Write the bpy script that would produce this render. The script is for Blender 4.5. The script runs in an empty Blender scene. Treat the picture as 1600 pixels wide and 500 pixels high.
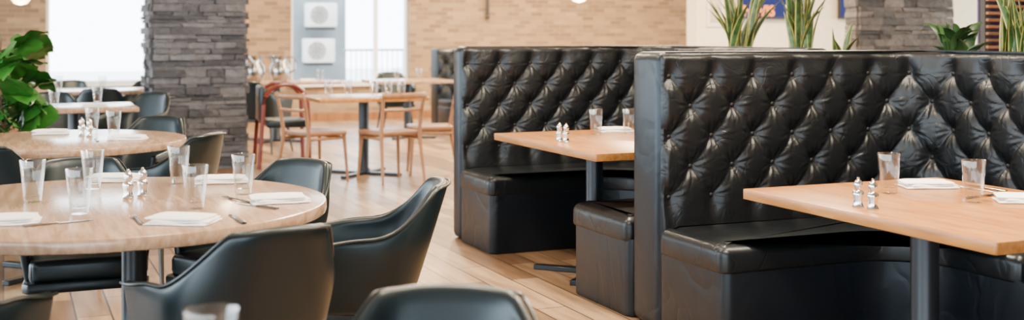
import bpy, bmesh, math, random
from mathutils import Vector, Matrix
random.seed(7)
scene = bpy.context.scene
COL = scene.collection
ANG = math.radians(23.03)
RX, RY = -0.391, 0.920      # direction running away along the booth row
BX, BY = 0.920, 0.391       # direction across, into the booths
def RB(t, w, z=0.0):
    return Vector((-0.40 - RX*t + BX*w, 7.90 - RY*t + BY*w, z))

# ------------------------------------------------------------ materials
def new_mat(name):
    m = bpy.data.materials.new(name); m.use_nodes = True
    nt = m.node_tree; p = nt.nodes['Principled BSDF']
    return m, nt, p
def mk(name, col, rough=0.5, metal=0.0, noise=0.0, nscale=8, bump=0.0, bscale=40, bdist=0.01, spec=0.5, coat=0.0, trans=0.0, emis=None, estr=0.0, stretch=None):
    m, nt, p = new_mat(name)
    p.inputs['Base Color'].default_value = (*col, 1)
    p.inputs['Roughness'].default_value = rough
    p.inputs['Metallic'].default_value = metal
    p.inputs['Specular IOR Level'].default_value = spec
    p.inputs['Coat Weight'].default_value = coat
    p.inputs['Transmission Weight'].default_value = trans
    if emis:
        p.inputs['Emission Color'].default_value = (*emis, 1)
        p.inputs['Emission Strength'].default_value = estr
    tc = nt.nodes.new('ShaderNodeTexCoord')
    mp = nt.nodes.new('ShaderNodeMapping')
    nt.links.new(tc.outputs['Object'], mp.inputs['Vector'])
    if stretch: mp.inputs['Scale'].default_value = stretch
    if noise > 0:
        n = nt.nodes.new('ShaderNodeTexNoise'); n.inputs['Scale'].default_value = nscale; n.inputs['Detail'].default_value = 5
        nt.links.new(mp.outputs[0], n.inputs['Vector'])
        r = nt.nodes.new('ShaderNodeValToRGB')
        r.color_ramp.elements[0].position = 0.3; r.color_ramp.elements[1].position = 0.7
        r.color_ramp.elements[0].color = (*[c*(1-noise) for c in col], 1)
        r.color_ramp.elements[1].color = (*[min(1, c*(1+noise)) for c in col], 1)
        nt.links.new(n.outputs['Fac'], r.inputs['Fac']); nt.links.new(r.outputs['Color'], p.inputs['Base Color'])
    if bump > 0:
        n = nt.nodes.new('ShaderNodeTexNoise'); n.inputs['Scale'].default_value = bscale; n.inputs['Detail'].default_value = 4
        nt.links.new(mp.outputs[0], n.inputs['Vector'])
        b = nt.nodes.new('ShaderNodeBump'); b.inputs['Strength'].default_value = bump; b.inputs['Distance'].default_value = bdist
        nt.links.new(n.outputs['Fac'], b.inputs['Height']); nt.links.new(b.outputs[0], p.inputs['Normal'])
    return m

def leather(name, col, rough, big=0.35, bigscale=9, fine=0.08, spec=0.5, crease=0.0, cscale=7, stretch=(1, 1, 1), tint=(1, 1, 1)):
    m, nt, p = new_mat(name)
    p.inputs['Base Color'].default_value = (*col, 1)
    p.inputs['Roughness'].default_value = rough
    p.inputs['Specular IOR Level'].default_value = spec
    p.inputs['Specular Tint'].default_value = (*tint, 1)
    tc = nt.nodes.new('ShaderNodeTexCoord')
    mp = nt.nodes.new('ShaderNodeMapping'); mp.inputs['Scale'].default_value = stretch
    nt.links.new(tc.outputs['Object'], mp.inputs['Vector'])
    n1 = nt.nodes.new('ShaderNodeTexNoise'); n1.inputs['Scale'].default_value = bigscale; n1.inputs['Detail'].default_value = 1.5
    n2 = nt.nodes.new('ShaderNodeTexNoise'); n2.inputs['Scale'].default_value = 160
    nt.links.new(mp.outputs[0], n1.inputs['Vector']); nt.links.new(tc.outputs['Object'], n2.inputs['Vector'])
    b1 = nt.nodes.new('ShaderNodeBump'); b1.inputs['Strength'].default_value = big; b1.inputs['Distance'].default_value = 0.03
    b2 = nt.nodes.new('ShaderNodeBump'); b2.inputs['Strength'].default_value = fine; b2.inputs['Distance'].default_value = 0.001
    nt.links.new(n1.outputs['Fac'], b1.inputs['Height']); nt.links.new(n2.outputs['Fac'], b2.inputs['Height'])
    last = b1
    if crease > 0:
        # thin leather creases: ridged noise
        n3 = nt.nodes.new('ShaderNodeTexNoise'); n3.inputs['Scale'].default_value = cscale; n3.inputs['Detail'].default_value = 2.5; n3.inputs['Distortion'].default_value = 0.6
        nt.links.new(mp.outputs[0], n3.inputs['Vector'])
        s = nt.nodes.new('ShaderNodeMath'); s.operation = 'SUBTRACT'; s.inputs[1].default_value = 0.5
        a = nt.nodes.new('ShaderNodeMath'); a.operation = 'ABSOLUTE'
        mr = nt.nodes.new('ShaderNodeMapRange'); mr.inputs['From Min'].default_value = 0.0; mr.inputs['From Max'].default_value = 0.05
        nt.links.new(n3.outputs['Fac'], s.inputs[0]); nt.links.new(s.outputs[0], a.inputs[0]); nt.links.new(a.outputs[0], mr.inputs['Value'])
        b3 = nt.nodes.new('ShaderNodeBump'); b3.inputs['Strength'].default_value = crease; b3.inputs['Distance'].default_value = 0.004
        nt.links.new(mr.outputs[0], b3.inputs['Height']); nt.links.new(b1.outputs[0], b3.inputs['Normal']); last = b3
    nt.links.new(last.outputs[0], b2.inputs['Normal']); nt.links.new(b2.outputs[0], p.inputs['Normal'])
    return m

COOL = (0.74, 0.88, 1.0)
M_LEATHER = leather('booth_leather', (0.003, 0.0035, 0.0045), 0.40, 0.16, 12, spec=0.44, crease=0.2, cscale=10, tint=(0.86, 0.94, 1.0))
M_LEATHER2 = leather('booth_base_leather', (0.003, 0.005, 0.008), 0.38, 0.34, 3.5, spec=0.42, crease=0.35, cscale=3.0, stretch=(1, 1, 0.7), tint=COOL)
M_CUSHION = leather('booth_cushion_leather', (0.003, 0.0045, 0.006), 0.36, 0.34, 4.5, spec=0.46, crease=0.25, cscale=5, tint=(0.84, 0.93, 1.0))
M_CHAIR = leather('chair_leather', (0.004, 0.010, 0.013), 0.34, 0.12, 5, tint=(0.82, 0.93, 1.0))
M_BUTTON = mk('button_leather', (0.003, 0.003, 0.004), 0.6, spec=0.3)
M_BLACKMETAL = mk('black_metal', (0.007, 0.012, 0.018), 0.38, 0.3)
M_LEG = mk('chair_leg_black', (0.02, 0.017, 0.015), 0.4)
M_CHROME = mk('polished_steel', (0.8, 0.8, 0.8), 0.14, 1.0)
M_FLAT = mk('cutlery_steel', (0.36, 0.35, 0.34), 0.2, 1.0)
M_STEEL = mk('pitcher_steel', (0.42, 0.42, 0.41), 0.22, 1.0)
M_NAPKIN = mk('napkin_cotton', (0.9, 0.89, 0.88), 0.85, bump=0.2, bscale=50)
M_CREAM = mk('cream_plaster', (0.86, 0.74, 0.54), 0.8, noise=0.05, bump=0.1)
M_CEIL = mk('ceiling_paint', (0.70, 0.67, 0.62), 0.9)
M_REAR = mk('dark_paint', (0.12, 0.11, 0.10), 0.8)
M_WHITE = mk('white_paint', (0.85, 0.87, 0.88), 0.5)
M_GREYB = mk('grey_cladding', (0.22, 0.26, 0.285), 0.7, noise=0.15, nscale=3)
M_PALEB = mk('pale_cladding', (0.26, 0.36, 0.38), 0.8, noise=0.12, nscale=1.5)
M_PANE = mk('window_pane_dark', (0.10, 0.18, 0.22), 0.3)
M_DARK = mk('dark_grille', (0.05, 0.055, 0.06), 0.6)
M_GRILLE = mk('grey_grille', (0.20, 0.22, 0.23), 0.6)
M_CONC = mk('pavement', (0.6, 0.62, 0.63), 0.9, noise=0.1)
M_RAIL = mk('railing_paint', (0.20, 0.30, 0.37), 0.5)
M_POT = mk('planter_black', (0.02, 0.02, 0.02), 0.5)
M_SOIL = mk('soil', (0.05, 0.035, 0.025), 0.95, noise=0.3, nscale=40)
M_TRUNK = mk('bark', (0.14, 0.09, 0.05), 0.8, noise=0.3, nscale=20)
M_FIG = mk('fig_leaf', (0.024, 0.13, 0.018), 0.36, noise=0.5, nscale=6, bump=0.2, bscale=20)
M_SNAKE = mk('snake_leaf', (0.022, 0.062, 0.016), 0.4, noise=0.75, nscale=26)
M_EDGE = mk('snake_leaf_edge', (0.28, 0.27, 0.07), 0.4)
M_DKLEAF = mk('dark_foliage', (0.018, 0.055, 0.014), 0.4, noise=0.5, nscale=9)
M_FLOWER = mk('purple_petals', (0.16, 0.04, 0.34), 0.6)
M_BULB = mk('warm_bulb', (1, 0.8, 0.5), 0.4, emis=(1, 0.66, 0.32), estr=12)
M_SHADE = mk('lamp_shade_white', (0.85, 0.8, 0.72), 0.5)
M_SCREEN = mk('screen_blue', (0.003, 0.006, 0.03), 0.6, emis=(0.008, 0.018, 0.25), estr=0.7, spec=0.2)
M_TXTO = mk('screen_text_orange', (0.8, 0.25, 0.01), 0.6, emis=(1, 0.25, 0.01), estr=0.9)
M_TXTW = mk('screen_text_white', (1, 1, 1), 0.6, emis=(0.85, 0.8, 1), estr=1.6)
M_PRINT = mk('faded_print', (0.55, 0.47, 0.36), 0.7, noise=0.3, nscale=7)
M_REDWOOD = mk('red_brown_wood', (0.13, 0.016, 0.009), 0.3, noise=0.3, nscale=10, stretch=(1, 1, 0.2))
M_CHWOOD = mk('chair_wood', (0.25, 0.115, 0.045), 0.35, noise=0.25, nscale=14, stretch=(1, 1, 0.2))
M_SEATWD = mk('seat_tan', (0.22, 0.10, 0.045), 0.4, noise=0.15)
M_SLAT = mk('slat_wood', (0.24, 0.10, 0.045), 0.4, noise=0.5, nscale=10, stretch=(0.2, 1, 1))
M_DARKWALL = mk('dark_backing', (0.05, 0.03, 0.09), 0.7)

def glass_mat():
    m = bpy.data.materials.new('clear_glass'); m.use_nodes = True
    nt = m.node_tree; nt.nodes.clear()
    out = nt.nodes.new('ShaderNodeOutputMaterial')
    tr = nt.nodes.new('ShaderNodeBsdfTransparent'); tr.inputs['Color'].default_value = (0.93, 0.945, 0.95, 1)
    gl = nt.nodes.new('ShaderNodeBsdfGlossy'); gl.inputs['Color'].default_value = (1, 1, 1, 1); gl.inputs['Roughness'].default_value = 0.05
    lw = nt.nodes.new('ShaderNodeLayerWeight'); lw.inputs['Blend'].default_value = 0.5
    pw = nt.nodes.new('ShaderNodeMath'); pw.operation = 'POWER'; pw.inputs[1].default_value = 2.4
    mr = nt.nodes.new('ShaderNodeMapRange'); mr.inputs['To Min'].default_value = 0.06; mr.inputs['To Max'].default_value = 0.85
    mx = nt.nodes.new('ShaderNodeMixShader')
    nt.links.new(lw.outputs['Facing'], pw.inputs[0]); nt.links.new(pw.outputs[0], mr.inputs['Value'])
    nt.links.new(mr.outputs[0], mx.inputs['Fac'])
    nt.links.new(tr.outputs[0], mx.inputs[1]); nt.links.new(gl.outputs[0], mx.inputs[2])
    nt.links.new(mx.outputs[0], out.inputs['Surface'])
    return m
M_GLASS = glass_mat()

def wood_top(name, c1, c2, rough):
    m, nt, p = new_mat(name)
    tc = nt.nodes.new('ShaderNodeTexCoord'); mp = nt.nodes.new('ShaderNodeMapping')
    mp.inputs['Scale'].default_value = (14, 1.2, 9)
    nt.links.new(tc.outputs['Object'], mp.inputs['Vector'])
    n = nt.nodes.new('ShaderNodeTexNoise'); n.inputs['Scale'].default_value = 3.0; n.inputs['Detail'].default_value = 8; n.inputs['Distortion'].default_value = 0.6
    nt.links.new(mp.outputs[0], n.inputs['Vector'])
    r = nt.nodes.new('ShaderNodeValToRGB')
    r.color_ramp.elements[0].position = 0.36; r.color_ramp.elements[0].color = (*c1, 1)
    r.color_ramp.elements[1].position = 0.64; r.color_ramp.elements[1].color = (*c2, 1)
    nt.links.new(n.outputs['Fac'], r.inputs['Fac']); nt.links.new(r.outputs[0], p.inputs['Base Color'])
    p.inputs['Roughness'].default_value = rough
    return m
M_TOPPALE = wood_top('pale_ash_top', (0.29, 0.175, 0.105), (0.44, 0.30, 0.20), 0.19)
M_TOPWARM = wood_top('warm_maple_top', (0.29, 0.115, 0.024), (0.46, 0.205, 0.052), 0.30)

def floor_mat():
    m, nt, p = new_mat('plank_floor')
    tc = nt.nodes.new('ShaderNodeTexCoord'); mp = nt.nodes.new('ShaderNodeMapping')
    mp.inputs['Rotation'].default_value = (0, 0, math.pi/2)
    nt.links.new(tc.outputs['Object'], mp.inputs['Vector'])
    br = nt.nodes.new('ShaderNodeTexBrick')
    br.inputs['Scale'].default_value = 1.0
    br.inputs['Brick Width'].default_value = 1.1; br.inputs['Row Height'].default_value = 0.16
    br.inputs['Mortar Size'].default_value = 0.005; br.inputs['Mortar Smooth'].default_value = 0.1
    br.inputs['Color1'].default_value = (0.19, 0.11, 0.057, 1); br.inputs['Color2'].default_value = (0.46, 0.31, 0.18, 1)
    br.inputs['Mortar'].default_value = (0.06, 0.036, 0.022, 1); br.offset = 0.37
    nt.links.new(mp.outputs[0], br.inputs['Vector'])
    mp2 = nt.nodes.new('ShaderNodeMapping'); mp2.inputs['Scale'].default_value = (1.0, 8, 1)
    nt.links.new(mp.outputs[0], mp2.inputs['Vector'])
    n = nt.nodes.new('ShaderNodeTexNoise'); n.inputs['Scale'].default_value = 2.2; n.inputs['Detail'].default_value = 8
    nt.links.new(mp2.outputs[0], n.inputs['Vector'])
    r = nt.nodes.new('ShaderNodeValToRGB')
    r.color_ramp.elements[0].position = 0.32; r.color_ramp.elements[0].color = (0.45, 0.39, 0.34, 1)
    r.color_ramp.elements[1].position = 0.68; r.color_ramp.elements[1].color = (1, 1, 1, 1)
    nt.links.new(n.outputs['Fac'], r.inputs['Fac'])
    mx = nt.nodes.new('ShaderNodeMixRGB'); mx.blend_type = 'MULTIPLY'; mx.inputs['Fac'].default_value = 0.8
    nt.links.new(br.outputs['Color'], mx.inputs['Color1']); nt.links.new(r.outputs[0], mx.inputs['Color2'])
    nt.links.new(mx.outputs[0], p.inputs['Base Color'])
    p.inputs['Roughness'].default_value = 0.36
    return m
M_FLOOR = floor_mat()

def brick_mat():
    m, nt, p = new_mat('tan_brick')
    tc = nt.nodes.new('ShaderNodeTexCoord')
    sp = nt.nodes.new('ShaderNodeSeparateXYZ'); cb = nt.nodes.new('ShaderNodeCombineXYZ')
    nt.links.new(tc.outputs['Object'], sp.inputs[0])
    nt.links.new(sp.outputs['X'], cb.inputs['X']); nt.links.new(sp.outputs['Z'], cb.inputs['Y'])
    br = nt.nodes.new('ShaderNodeTexBrick'); br.inputs['Scale'].default_value = 1.0
    br.inputs['Brick Width'].default_value = 0.21; br.inputs['Row Height'].default_value = 0.068
    br.inputs['Mortar Size'].default_value = 0.006
    br.inputs['Color1'].default_value = (0.33, 0.215, 0.12, 1); br.inputs['Color2'].default_value = (0.16, 0.10, 0.058, 1)
    br.inputs['Mortar'].default_value = (0.26, 0.19, 0.12, 1)
    nt.links.new(cb.outputs[0], br.inputs['Vector'])
    nt.links.new(br.outputs['Color'], p.inputs['Base Color'])
    b = nt.nodes.new('ShaderNodeBump'); b.inputs['Strength'].default_value = 0.5; b.inputs['Distance'].default_value = 0.01; b.invert = True
    nt.links.new(br.outputs['Fac'], b.inputs['Height']); nt.links.new(b.outputs[0], p.inputs['Normal'])
    p.inputs['Roughness'].default_value = 0.8
    return m
M_BRICK = brick_mat()

def stone_mat(name, dark, light):
    m, nt, p = new_mat(name)
    g = nt.nodes.new('ShaderNodeNewGeometry'); tc = nt.nodes.new('ShaderNodeTexCoord')
    r = nt.nodes.new('ShaderNodeValToRGB')
    r.color_ramp.elements[0].color = (*dark, 1); r.color_ramp.elements[1].color = (*light, 1)
    nt.links.new(g.outputs['Random Per Island'], r.inputs['Fac'])
    n = nt.nodes.new('ShaderNodeTexNoise'); n.inputs['Scale'].default_value = 14; n.inputs['Detail'].default_value = 8
    nt.links.new(tc.outputs['Object'], n.inputs['Vector'])
    mx = nt.nodes.new('ShaderNodeMixRGB'); mx.blend_type = 'OVERLAY'; mx.inputs['Fac'].default_value = 0.6
    nt.links.new(r.outputs[0], mx.inputs['Color1']); nt.links.new(n.outputs['Fac'], mx.inputs['Color2'])
    nt.links.new(mx.outputs[0], p.inputs['Base Color'])
    b = nt.nodes.new('ShaderNodeBump'); b.inputs['Strength'].default_value = 1.0; b.inputs['Distance'].default_value = 0.04
    nt.links.new(n.outputs['Fac'], b.inputs['Height']); nt.links.new(b.outputs[0], p.inputs['Normal'])
    p.inputs['Roughness'].default_value = 0.75
    return m
M_SLATE = stone_mat('dark_slate', (0.030, 0.032, 0.040), (0.115, 0.117, 0.132))
M_STONE2 = stone_mat('brown_stone', (0.055, 0.049, 0.044), (0.18, 0.152, 0.13))

# ------------------------------------------------------------ mesh helpers
def finish(name, bm, mat, parent=None, smooth=True, loc=None, sharp=True):
    me = bpy.data.meshes.new(name)
    bmesh.ops.recalc_face_normals(bm, faces=bm.faces)
    bm.to_mesh(me); bm.free()
    if mat: me.materials.append(mat)
    if smooth:
        me.polygons.foreach_set('use_smooth', [True]*len(me.polygons))
        if sharp:
            try: me.set_sharp_from_angle(angle=math.radians(42))
            except Exception: pass
    o = bpy.data.objects.new(name, me); COL.objects.link(o)
    if parent: o.parent = parent
    if loc is not None: o.location = loc
    return o
def root(name, loc, rot=0.0, label=None, cat=None, group=None):
    e = bpy.data.objects.new(name, None); e.empty_display_size = 0.1
    COL.objects.link(e); e.location = loc; e.rotation_euler = (0, 0, rot)
    if label: e['label'] = label
    if cat: e['category'] = cat
    if group: e['group'] = group
    return e
def tag(o, label, cat, group=None):
    o['label'] = label; o['category'] = cat
    if group: o['group'] = group
    return o
def add_box(bm, c, s, bevel=0.0, seg=2):
    r = bmesh.ops.create_cube(bm, size=1.0)
    vs = r['verts']
    for v in vs:
        v.co = Vector((v.co.x*s[0]+c[0], v.co.y*s[1]+c[1], v.co.z*s[2]+c[2]))
    if bevel > 0:
        es = list({e for v in vs for e in v.link_edges})
        bmesh.ops.bevel(bm, geom=es, offset=bevel, segments=seg, profile=0.5, affect='EDGES')
def box(name, c, s, mat, parent=None, bevel=0.0, seg=2, smooth=True):
    bm = bmesh.new(); add_box(bm, c, s, bevel, seg)
    return finish(name, bm, mat, parent, smooth)
def add_prism(bm, pts, z0, z1, bevel=0.0, seg=3):
    b = [bm.verts.new((x, y, z0)) for x, y in pts]; t = [bm.verts.new((x, y, z1)) for x, y in pts]
    fs = [bm.faces.new(list(reversed(b))), bm.faces.new(t)]
    n = len(pts)
    for i in range(n): fs.append(bm.faces.new((b[i], b[(i+1) % n], t[(i+1) % n], t[i])))
    if bevel > 0:
        es = list({e for f in fs for e in f.edges})
        bmesh.ops.bevel(bm, geom=es, offset=bevel, segments=seg, profile=0.5, affect='EDGES')
def prism(name, pts, z0, z1, mat, parent=None, bevel=0.0, seg=3):
    bm = bmesh.new(); add_prism(bm, pts, z0, z1, bevel, seg)
    return finish(name, bm, mat, parent)
def padded(name, pts, z0, z1, r, mat, parent, corner=0.05, crown=0.008, rb=0.012):
    """upholstered slab: filleted outline, rounded top edge, tucked bottom edge"""
    area = sum(pts[i][0]*pts[(i+1) % len(pts)][1]-pts[(i+1) % len(pts)][0]*pts[i][1] for i in range(len(pts)))
    P = [Vector(p) for p in (pts if area > 0 else list(reversed(pts)))]
    out = []; n = len(P)
    for i in range(n):
        a, b, c = P[i-1], P[i], P[(i+1) % n]
        d1, d2 = (b-a), (c-b); l1, l2 = d1.length, d2.length; d1 = d1.normalized(); d2 = d2.normalized()
        crs = d1.x*d2.y-d1.y*d2.x
        if crs > 0.5:
            f = min(corner, l1*0.45, l2*0.45)
            s, e = b-d1*f, b+d2*f
            for k in range(7):
                q = k/6; out.append(s*(1-q)**2 + b*2*q*(1-q) + e*q*q)
        else: out.append(b)
    n = len(out); nor = []
    for i in range(n):
        d1 = (out[i]-out[i-1]).normalized(); d2 = (out[(i+1) % n]-out[i]).normalized()
        n1 = Vector((-d1.y, d1.x)); n2 = Vector((-d2.y, d2.x)); m = (n1+n2).normalized()
        nor.append(m/max(0.5, m.dot(n1)))
    bm = bmesh.new(); rings = []
    prof = [(rb, z0)] + [(rb*(1-math.sin(math.pi/2*k/3)), z0+rb*(1-math.cos(math.pi/2*k/3))) for k in range(1, 4)]
    if r > 0:
        prof += [(r*(1-math.cos(math.pi/2*k/6)), z1-r*(1-math.sin(math.pi/2*k/6))) for k in range(0, 7)]
        prof += [(r+0.03, z1+crown)]
    else: prof += [(0, z1)]
    for off, z in prof:
        rings.append([bm.verts.new((out[i].x+nor[i].x*off, out[i].y+nor[i].y*off, z)) for i in range(n)])
    for A, B in zip(rings, rings[1:]):
        for i in range(n): bm.faces.new((A[i], A[(i+1) % n], B[(i+1) % n], B[i]))
    bm.faces.new(rings[-1]); bm.faces.new(list(reversed(rings[0])))
    return finish(name, bm, mat, parent)
def add_lathe(bm, prof, segs=24, c=(0, 0, 0), closed=False):
    rings = []
    for r, z in prof:
        if r < 1e-5: rings.append([bm.verts.new((c[0], c[1], c[2]+z))])
        else: rings.append([bm.verts.new((c[0]+r*math.cos(2*math.pi*i/segs), c[1]+r*math.sin(2*math.pi*i/segs), c[2]+z)) for i in range(segs)])
    pr = list(zip(rings, rings[1:]))
    if closed: pr.append((rings[-1], rings[0]))
    for a, b in pr:
        for i in range(segs):
            j = (i+1) % segs
            if len(a) == 1 and len(b) == 1: continue
            if len(a) == 1: bm.faces.new((a[0], b[i], b[j]))
            elif len(b) == 1: bm.faces.new((a[i], a[j], b[0]))
            else: bm.faces.new((a[i], a[j], b[j], b[i]))
def lathe(name, prof, mat, parent=None, segs=24, c=(0, 0, 0)):
    bm = bmesh.new(); add_lathe(bm, prof, segs, c)
    return finish(name, bm, mat, parent)
def add_tube(bm, pts, rad, segs=8, flat=1.0):
    pts = [Vector(p) for p in pts]; n = len(pts)
    if not isinstance(rad, (list, tuple)): rad = [rad]*n
    up = Vector((0, 0, 1)); rings = []
    for i, p in enumerate(pts):
        d = (pts[min(i+1, n-1)] - pts[max(i-1, 0)]).normalized()
        u = up if abs(d.dot(up)) < 0.95 else Vector((0, 1, 0))
        a = d.cross(u).normalized(); b = a.cross(d).normalized()
        rings.append([bm.verts.new(p + a*rad[i]*flat*math.cos(2*math.pi*k/segs) + b*rad[i]*math.sin(2*math.pi*k/segs)) for k in range(segs)])
    for r1, r2 in zip(rings, rings[1:]):
        for k in range(segs):
            bm.faces.new((r1[k], r1[(k+1) % segs], r2[(k+1) % segs], r2[k]))
    bm.faces.new(list(reversed(rings[0]))); bm.faces.new(rings[-1])
def tube(name, pts, rad, mat, parent=None, segs=8, flat=1.0):
    bm = bmesh.new(); add_tube(bm, pts, rad, segs, flat)
    return finish(name, bm, mat, parent)
def dup(src, loc, rot=0.0, label=None, scale=None):
    new = src.copy(); COL.objects.link(new)
    new.location = loc; new.rotation_euler = (0, 0, rot)
    if scale: new.scale = scale
    if label: new['label'] = label
    def rec(s, n):
        for ch in s.children:
            c = ch.copy(); COL.objects.link(c); c.parent = n
            c.matrix_parent_inverse = ch.matrix_parent_inverse.copy()
            rec(ch, c)
    rec(src, new)
    return new
def structure(o): o['kind'] = 'structure'; return o

# ------------------------------------------------------------ room
Q = Vector((-2.487, 18.5, 0))
def wall_obj(name, boxes, mat, loc, rot):
    bm = bmesh.new()
    for c, s in boxes: add_box(bm, c, s)
    o = finish(name, bm, mat, None, False); o.location = loc; o.rotation_euler = (0, 0, rot)
    return structure(o)
def span(x0, x1, z0, z1, y0=0.0, y1=0.3):
    return (((x0+x1)/2, (y0+y1)/2, (z0+z1)/2), (x1-x0, y1-y0, z1-z0))
wall_obj('wall_back', [span(-9, -4.43, 0, 3.2), span(-4.43, -3.04, 0, 0.62), span(-4.43, -3.04, 2.9, 3.2),
                       span(-3.04, -0.952, 0, 3.2), span(-0.952, 0.94, 0, 0.56), span(-0.952, 0.94, 2.9, 3.2), span(0.94, 11, 0, 3.2)],
         M_BRICK, Q, ANG)
def window(name, x0, x1, z0, z1, mull):
    bm = bmesh.new(); f = 0.05
    for c, s in [span(x0, x1, z0, z0+f, 0.1, 0.18), span(x0, x1, z1-f, z1, 0.1, 0.18), span(x0, x0+f, z0, z1, 0.1, 0.18), span(x1-f, x1, z0, z1, 0.1, 0.18)]:
        add_box(bm, c, s, 0.005, 1)
    for mx in mull: 
        c, s = span(mx-0.03, mx+0.03, z0, z1, 0.1, 0.18); add_box(bm, c, s, 0.005, 1)
    c, s = span(x0-0.05, x1+0.05, z0-0.03, z0, -0.06, 0.1); add_box(bm, c, s, 0.005, 1)
    o = finish(name, bm, M_WHITE, None, True); o.location = Q; o.rotation_euler = (0, 0, ANG); structure(o)
window('window_1', -4.43, -3.04, 0.62, 2.9, [])
window('window_2', -0.952, 0.94, 0.56, 2.9, [0.42])
wall_obj('wall_right_back', [span(0, 9, 0, 3.2, 0, 0.25)], M_CREAM, (2.48, 16.0, 0), ANG)
wall_obj('wall_right', [span(0, 0.2, 0, 3.2, -16, 0)], M_CREAM, RB(0, 5.5), ANG)
# unseen wall added behind the camera to block daylight, with one wide opening
wall_obj('wall_daylight_block', [span(-2.2, 6.0, 0, 3.2, 0, 0.2), span(-9, -2.2, 2.75, 3.2, 0, 0.2)], M_REAR, RB(12.2, 0), ANG)
floor = structure(box('floor', (0, 0, -0.05), (34, 40, 0.1), M_FLOOR, None, 0, smooth=False))
floor.location = Vector((Q.x, Q.y, 0)) - Vector((RX, RY, 0))*19.7; floor.rotation_euler = (0, 0, ANG)
pv = structure(box('floor_outside', (0, 0, -0.15), (60, 30, 0.1), M_CONC, None, 0, smooth=False))
pv.location = Vector((Q.x, Q.y, 0)) + Vector((RX, RY, 0))*15.3; pv.rotation_euler = (0, 0, ANG)
ce = structure(box('ceiling', (0, 0, 3.25), (22, 26, 0.1), M_CEIL, None, 0, smooth=False))
ce.location = Vector((Q.x, Q.y, 0)) - Vector((RX, RY, 0))*12.7; ce.rotation_euler = (0, 0, ANG)
structure(wall_obj('baseboard_back', [span(-9, 11, 0, 0.12, -0.02, 0)], M_CHWOOD, Q, ANG))

# outside
def qpt(w, y, z=0): return Q + Vector((BX*w + RX*y, BY*w + RY*y, z))
nb = root('neighbour_building', qpt(0, 2.7), ANG, 'grey clad building standing outside the window', 'building')
box('facade', (-0.35, 0.6, 1.8), (1.96, 1.2, 3.8), M_GREYB, nb)
box('roof_coping', (-0.35, 0.62, 3.74), (2.0, 1.22, 0.1), M_WHITE, nb)
nb2 = root('neighbour_building', qpt(-8.6, 16), ANG, 'pale blue green building across the street', 'building')
box('facade', (0, 1.5, 0.9), (9, 3, 2.2), M_PALEB, nb2)
for k in range(5):
    box('window_pane', (-3.4+k*1.7, -0.02, 1.1), (0.9, 0.06, 0.9), M_PANE, nb2, 0.01)
box('roof_coping', (0, 1.45, 2.05), (9.2, 3.2, 0.14), M_WHITE, nb2)
def ac_unit(w, z):
    r = root('air_conditioner', qpt(w, 2.4, z), ANG, 'white outdoor air conditioner unit mounted on the grey building', 'air conditioner', 'outdoor air conditioners')
    box('casing', (0, 0, 0.21), (0.52, 0.28, 0.41), M_WHITE, r, 0.02)
    bm = bmesh.new()
    for k in range(5):
        add_lathe(bm, [(0.012+k*0.032, 0), (0.026+k*0.032, 0.01), (0.029+k*0.032, 0)], 20)
    for k in range(8):
        a = k*math.pi/4; add_tube(bm, [(0.03*math.cos(a), 0.03*math.sin(a), 0), (0.15*math.cos(a+.3), 0.15*math.sin(a+.3), 0)], 0.005, 5)
    g = finish('fan_grille', bm, M_GRILLE, r); g.rotation_euler = (math.pi/2, 0, 0); g.location = (-0.06, -0.145, 0.21)
    box('bracket', (0, 0.03, -0.03), (0.46, 0.26, 0.05), M_DARK, r)
ac_unit(0.1, 1.46); ac_unit(0.06, 0.84)
rl = root('railing', qpt(0, 1.3), ANG, 'blue grey metal railing outside the window', 'railing')
bm = bmesh.new()
for k in range(20): add_tube(bm, [(0.25+k*0.09, 0, 0.0), (0.25+k*0.09, 0, 1.05)], 0.007, 6)
finish('baluster', bm, M_RAIL, rl)
tube('handrail', [(0.2, 0, 1.07), (2.0, 0, 1.07)], 0.02, M_RAIL, rl)

# ------------------------------------------------------------ stone columns
def stone_column(name, loc, rot, w, d, h, rowh, mat, label, rough=0.045):
    bm = bmesh.new()
    add_box(bm, (w/2, d/2, h/2), (w-0.06, d-0.06, h))
    z = 0
    while z < h-0.02:
        rh = min(rowh*random.uniform(0.5, 1.35), h-z)
        for side in range(4):
            L = w if side % 2 == 0 else d
            x = 0
            while x < L-0.001:
                ln = random.uniform(0.10, 0.36)
                if L-x-ln < 0.10: ln = L-x
                pr = random.uniform(0.0, rough)
                dep = 0.05+pr
                a, b = x+0.0015, x+ln-0.0015
                if side == 0: c = ((a+b)/2, 0.045-dep/2, z+rh/2); s = (b-a, dep, rh-0.004)
                elif side == 2: c = ((a+b)/2, d-0.045+dep/2, z+rh/2); s = (b-a, dep, rh-0.004)
                elif side == 1: c = (w-0.045+dep/2, (a+b)/2, z+rh/2); s = (dep, b-a, rh-0.004)
                else: c = (0.045-dep/2, (a+b)/2, z+rh/2); s = (dep, b-a, rh-0.004)
                n0 = len(bm.verts); add_box(bm, c, s)
                bm.verts.ensure_lookup_table()
                for v in bm.verts[n0:]:
                    v.co += Vector([random.uniform(-0.007, 0.007), random.uniform(-0.007, 0.007), random.uniform(-0.004, 0.004)])
                x += ln
        z += rh
    o = finish(name, bm, mat, None, False); o.location = loc; o.rotation_euler = (0, 0, rot)
    return tag(o, label, 'column')
stone_column('stone_column', (-3.50, 11.61, 0), ANG, 0.89, 0.7, 3.19, 0.056, M_SLATE, 'square column clad in dark grey stacked slate')
stone_column('stone_column', (3.16, 10.87, 0), ANG, 1.10, 0.16, 3.19, 0.055, M_STONE2, 'wide column clad in brown grey stacked stone behind the booths', 0.03)

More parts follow.
